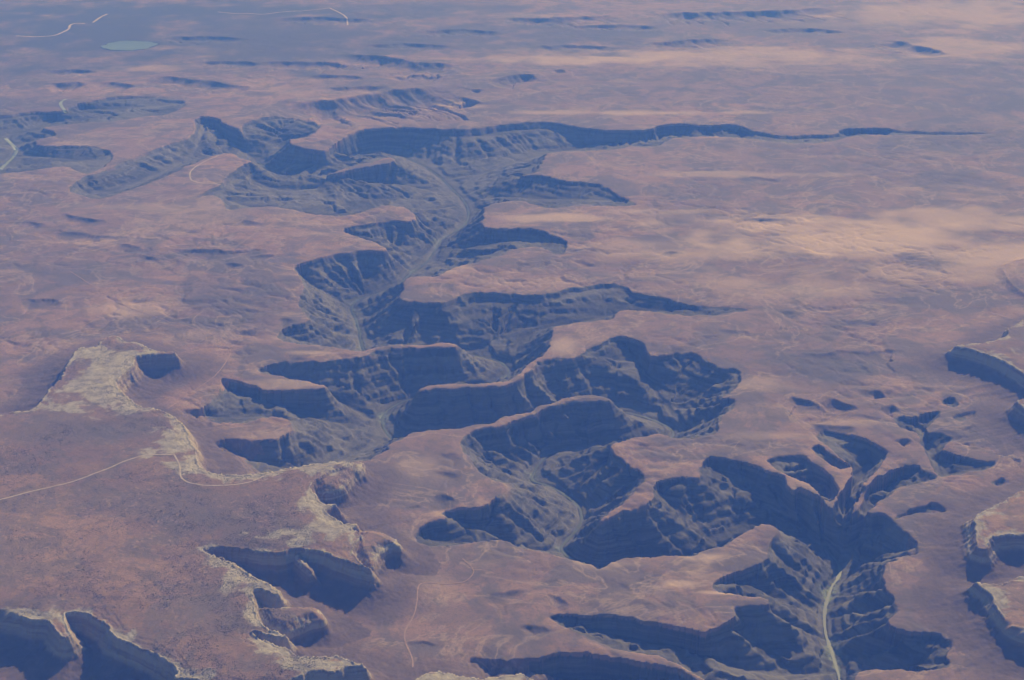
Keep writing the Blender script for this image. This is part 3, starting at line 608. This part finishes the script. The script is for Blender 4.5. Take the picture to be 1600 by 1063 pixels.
MROAD = mat_flat('pale road gravel', (0.66, 0.54, 0.42), (0.52, 0.40, 0.30), 60)
MPINK = mat_flat('pink road dust', (0.47, 0.31, 0.245), (0.40, 0.265, 0.21), 80)
MWASH = mat_flat('pale wash sand', (0.74, 0.60, 0.48), (0.58, 0.45, 0.35), 200)
MRIV = mat_flat('silty river water', (0.085, 0.095, 0.075), (0.15, 0.165, 0.125), 700, 0.45)
MBEND = mat_flat('shallow river over pale sand', (0.42, 0.45, 0.36), (0.33, 0.37, 0.29), 200, 0.5)
MLAKE = mat_flat('milky green lake water', (0.19, 0.25, 0.245), (0.225, 0.285, 0.27), 900, 0.4)
ribbon('river', rv[:, :2], 36, MRIV, 0, z=-D+9, vary=0.6, label='pale green silty river winding along the canyon floor')
ROADS = [
 (300, 22, [(-60,800),(0,782),(60,766),(120,752),(170,732),(212,715),(230,711),(272,710.5)], 'straight pale dirt road crossing the mesa top from the left edge'),
 (300, 20, [(272,710.5),(282,729),(281,745),(292,755),(320,760),(370,759),(395,753),(410,744),(430,736),(470,731),(500,728),(530,724)], 'pale dirt road winding along the mesa top towards the rock point'),
 (0, 16, [(110,425),(150,450),(200,480),(250,495),(290,508),(335,523),(352,533),(358,541),(361,552),(350,572),(335,590),(300,612),(275,630),(262,640)], 'faint pink dirt road bending below the far end of the mesa'),
 (0, 16, [(645,1045),(645,1030),(632,1000),(632,985),(648,960),(652,940),(653,915),(668,910),(700,911),(728,907),(742,893),(735,882),(722,872)], 'pink dirt road below the mesa cliffs in the lower middle'),
 (0, 30, [(345,288),(302,285),(296,277),(298,266),(315,254),(340,243),(354,236)], 'bright pale road loop on the spur left of the upper canyon'),
]
for hz, w, pts, lab in ROADS:
    ribbon('dirt_road', smooth_poly(ground(pts, hz), False, 2)[:, :2], w, MROAD if hz or lab.startswith('bright') else MPINK, 3.0, label=lab)
WASH = [(75, [(25,57),(60,58),(85,56),(100,50),(108,46),(109,40),(118,37),(133,38)], 'pale sandy wash in the far upper left'),
        (75, [(145,36),(158,27),(168,22)], 'short pale sandy wash end in the far upper left corner'),
        (60, [(340,19),(365,22),(385,21),(410,23),(440,19),(470,17),(500,15),(515,13)], 'long thin pale wash along the top edge'),
        (55, [(515,13),(535,22),(543,30),(543,39)], 'pale hooked end of the long wash near the top edge')]
for w, pts, lab in WASH:
    ribbon('sandy_wash', smooth_poly(ground(pts, 0), False, 2)[:, :2], w, MWASH, 6.0, label=lab)
rc = ground([(0,262),(10,250),(20,241),(26,231),(20,222),(8,212)], -150)
ribbon('river', smooth_poly(rc, False, 2)[:, :2], 95, MBEND, 6.0, label='pale bend of river at the left edge')
rc = ground([(103,182),(97,176),(95,170),(104,165)], -150)
ribbon('river', smooth_poly(rc, False, 2)[:, :2], 80, MBEND, 6.0, label='short pale bend of river in the upper left canyon')
lp = smooth_poly(gl, True, 3); ctr = lp[:, :2].mean(0); an = np.arctan2(lp[:, 1]-ctr[1], lp[:, 0]-ctr[0])
lp[:, :2] = ctr + (lp[:, :2]-ctr)*(0.93+0.10*fbm(np.cos(an)*3, np.sin(an)*3, 1.0, 3, 311))[:, None]; lp[:, 2] = -12
me = bpy.data.meshes.new('lake'); me.from_pydata(lp.tolist(), [], [list(range(len(lp)))[::-1]]); me.materials.append(MLAKE)
me.update(); me.flip_normals() if me.polygons[0].normal.z < 0 else None
add(bpy.data.objects.new('lake', me), kind='structure', label='milky green lake in the upper left')

# ------------------------------------------------------------------ scrub on the mesa tops
c = np.nonzero((mesa_id == 0) & (mtop > 0))[0]
r2 = np.random.default_rng(3)
dens = sstep(-0.25, 0.35, fbm(X, Y, 1100, 4, 401)) * (0.25+sstep(-0.3, 0.4, noise(X/140, Y/140, 405))) * (1-0.85*orange_f[I]) + 0.03
cc = r2.choice(c, 42000, p=dens[c]/dens[c].sum(), replace=True)
sx = X[cc]+r2.normal(0, 12, len(cc)); sy = Y[cc]+r2.normal(0, 18, len(cc)); szz = height_at(sx, sy)
rad = 1.5+3.6*r2.random(len(cc))**2.0; hh = rad*r2.uniform(0.8, 1.3, len(cc)); ph = r2.uniform(0, 6.28, len(cc))
base = []
for k in range(5): base.append((math.cos(k*1.2566), math.sin(k*1.2566), 0.35))
tv = np.array([(0, 0, 1.0)] + base + [(b[0]*0.6, b[1]*0.6, -0.35) for b in base]); tf = [(0, 1+k, 1+(k+1) % 5) for k in range(5)] + [(1+k, 6+k, 6+(k+1) % 5) for k in range(5)] + [(1+k, 6+(k+1) % 5, 1+(k+1) % 5) for k in range(5)]
tf = np.array(tf)
jit = 1+r2.uniform(-0.3, 0.3, (len(cc), len(tv)))
vx = (tv[None, :, 0]*np.cos(ph)[:, None]-tv[None, :, 1]*np.sin(ph)[:, None])*rad[:, None]*jit+sx[:, None]
vy = (tv[None, :, 0]*np.sin(ph)[:, None]+tv[None, :, 1]*np.cos(ph)[:, None])*rad[:, None]*jit+sy[:, None]
vz = tv[None, :, 2]*hh[:, None]*jit+szz[:, None]
V = np.stack([vx, vy, vz], -1).reshape(-1, 3).astype(np.float32); Fc = (tf[None]+(np.arange(len(cc))*len(tv))[:, None, None]).reshape(-1, 3).astype(np.int32)
me = bpy.data.meshes.new('juniper_scrub'); me.vertices.add(len(V)); me.vertices.foreach_set('co', V.ravel())
me.loops.add(Fc.size); me.loops.foreach_set('vertex_index', Fc.ravel()); me.polygons.add(len(Fc)); me.polygons.foreach_set('loop_start', np.arange(0, Fc.size, 3, dtype=np.int32)); me.update()
me.materials.append(mat_flat('juniper foliage', (0.075, 0.08, 0.055), (0.115, 0.115, 0.08), 40))
add(bpy.data.objects.new('juniper_scrub', me), kind='stuff', label='dark juniper scrub dotted over the mesa top', category='scrub')

# ------------------------------------------------------------------ haze
hx = 420000.0; zb, ztp = float(Z.min())-400.0, CAM_H+60.0
hv = [(-hx,-hx,zb),(hx,-hx,zb),(hx,hx,zb),(-hx,hx,zb),(-hx,-hx,ztp),(hx,-hx,ztp),(hx,hx,ztp),(-hx,hx,ztp)]
me = bpy.data.meshes.new('haze'); me.from_pydata(hv, [], [(3,2,1,0),(4,5,6,7),(0,1,5,4),(1,2,6,5),(2,3,7,6),(3,0,4,7)])
hm = bpy.data.materials.new('blue air'); hm.use_nodes = True; ht = hm.node_tree; ht.nodes.clear()
ho = ht.nodes.new('ShaderNodeOutputMaterial'); pv = ht.nodes.new('ShaderNodeVolumePrincipled')
pv.inputs['Density'].default_value = HAZE_D; pv.inputs['Color'].default_value = (*HAZE_C, 1); pv.inputs['Absorption Color'].default_value = (1, 1, 1, 1)
ht.links.new(pv.outputs[0], ho.inputs['Volume']); me.materials.append(hm)
add(bpy.data.objects.new('haze', me), kind='stuff', label='blue haze of the air between the aircraft and the land', category='haze')
print('done', round(time.time()-T0, 1), len(quads)*2)
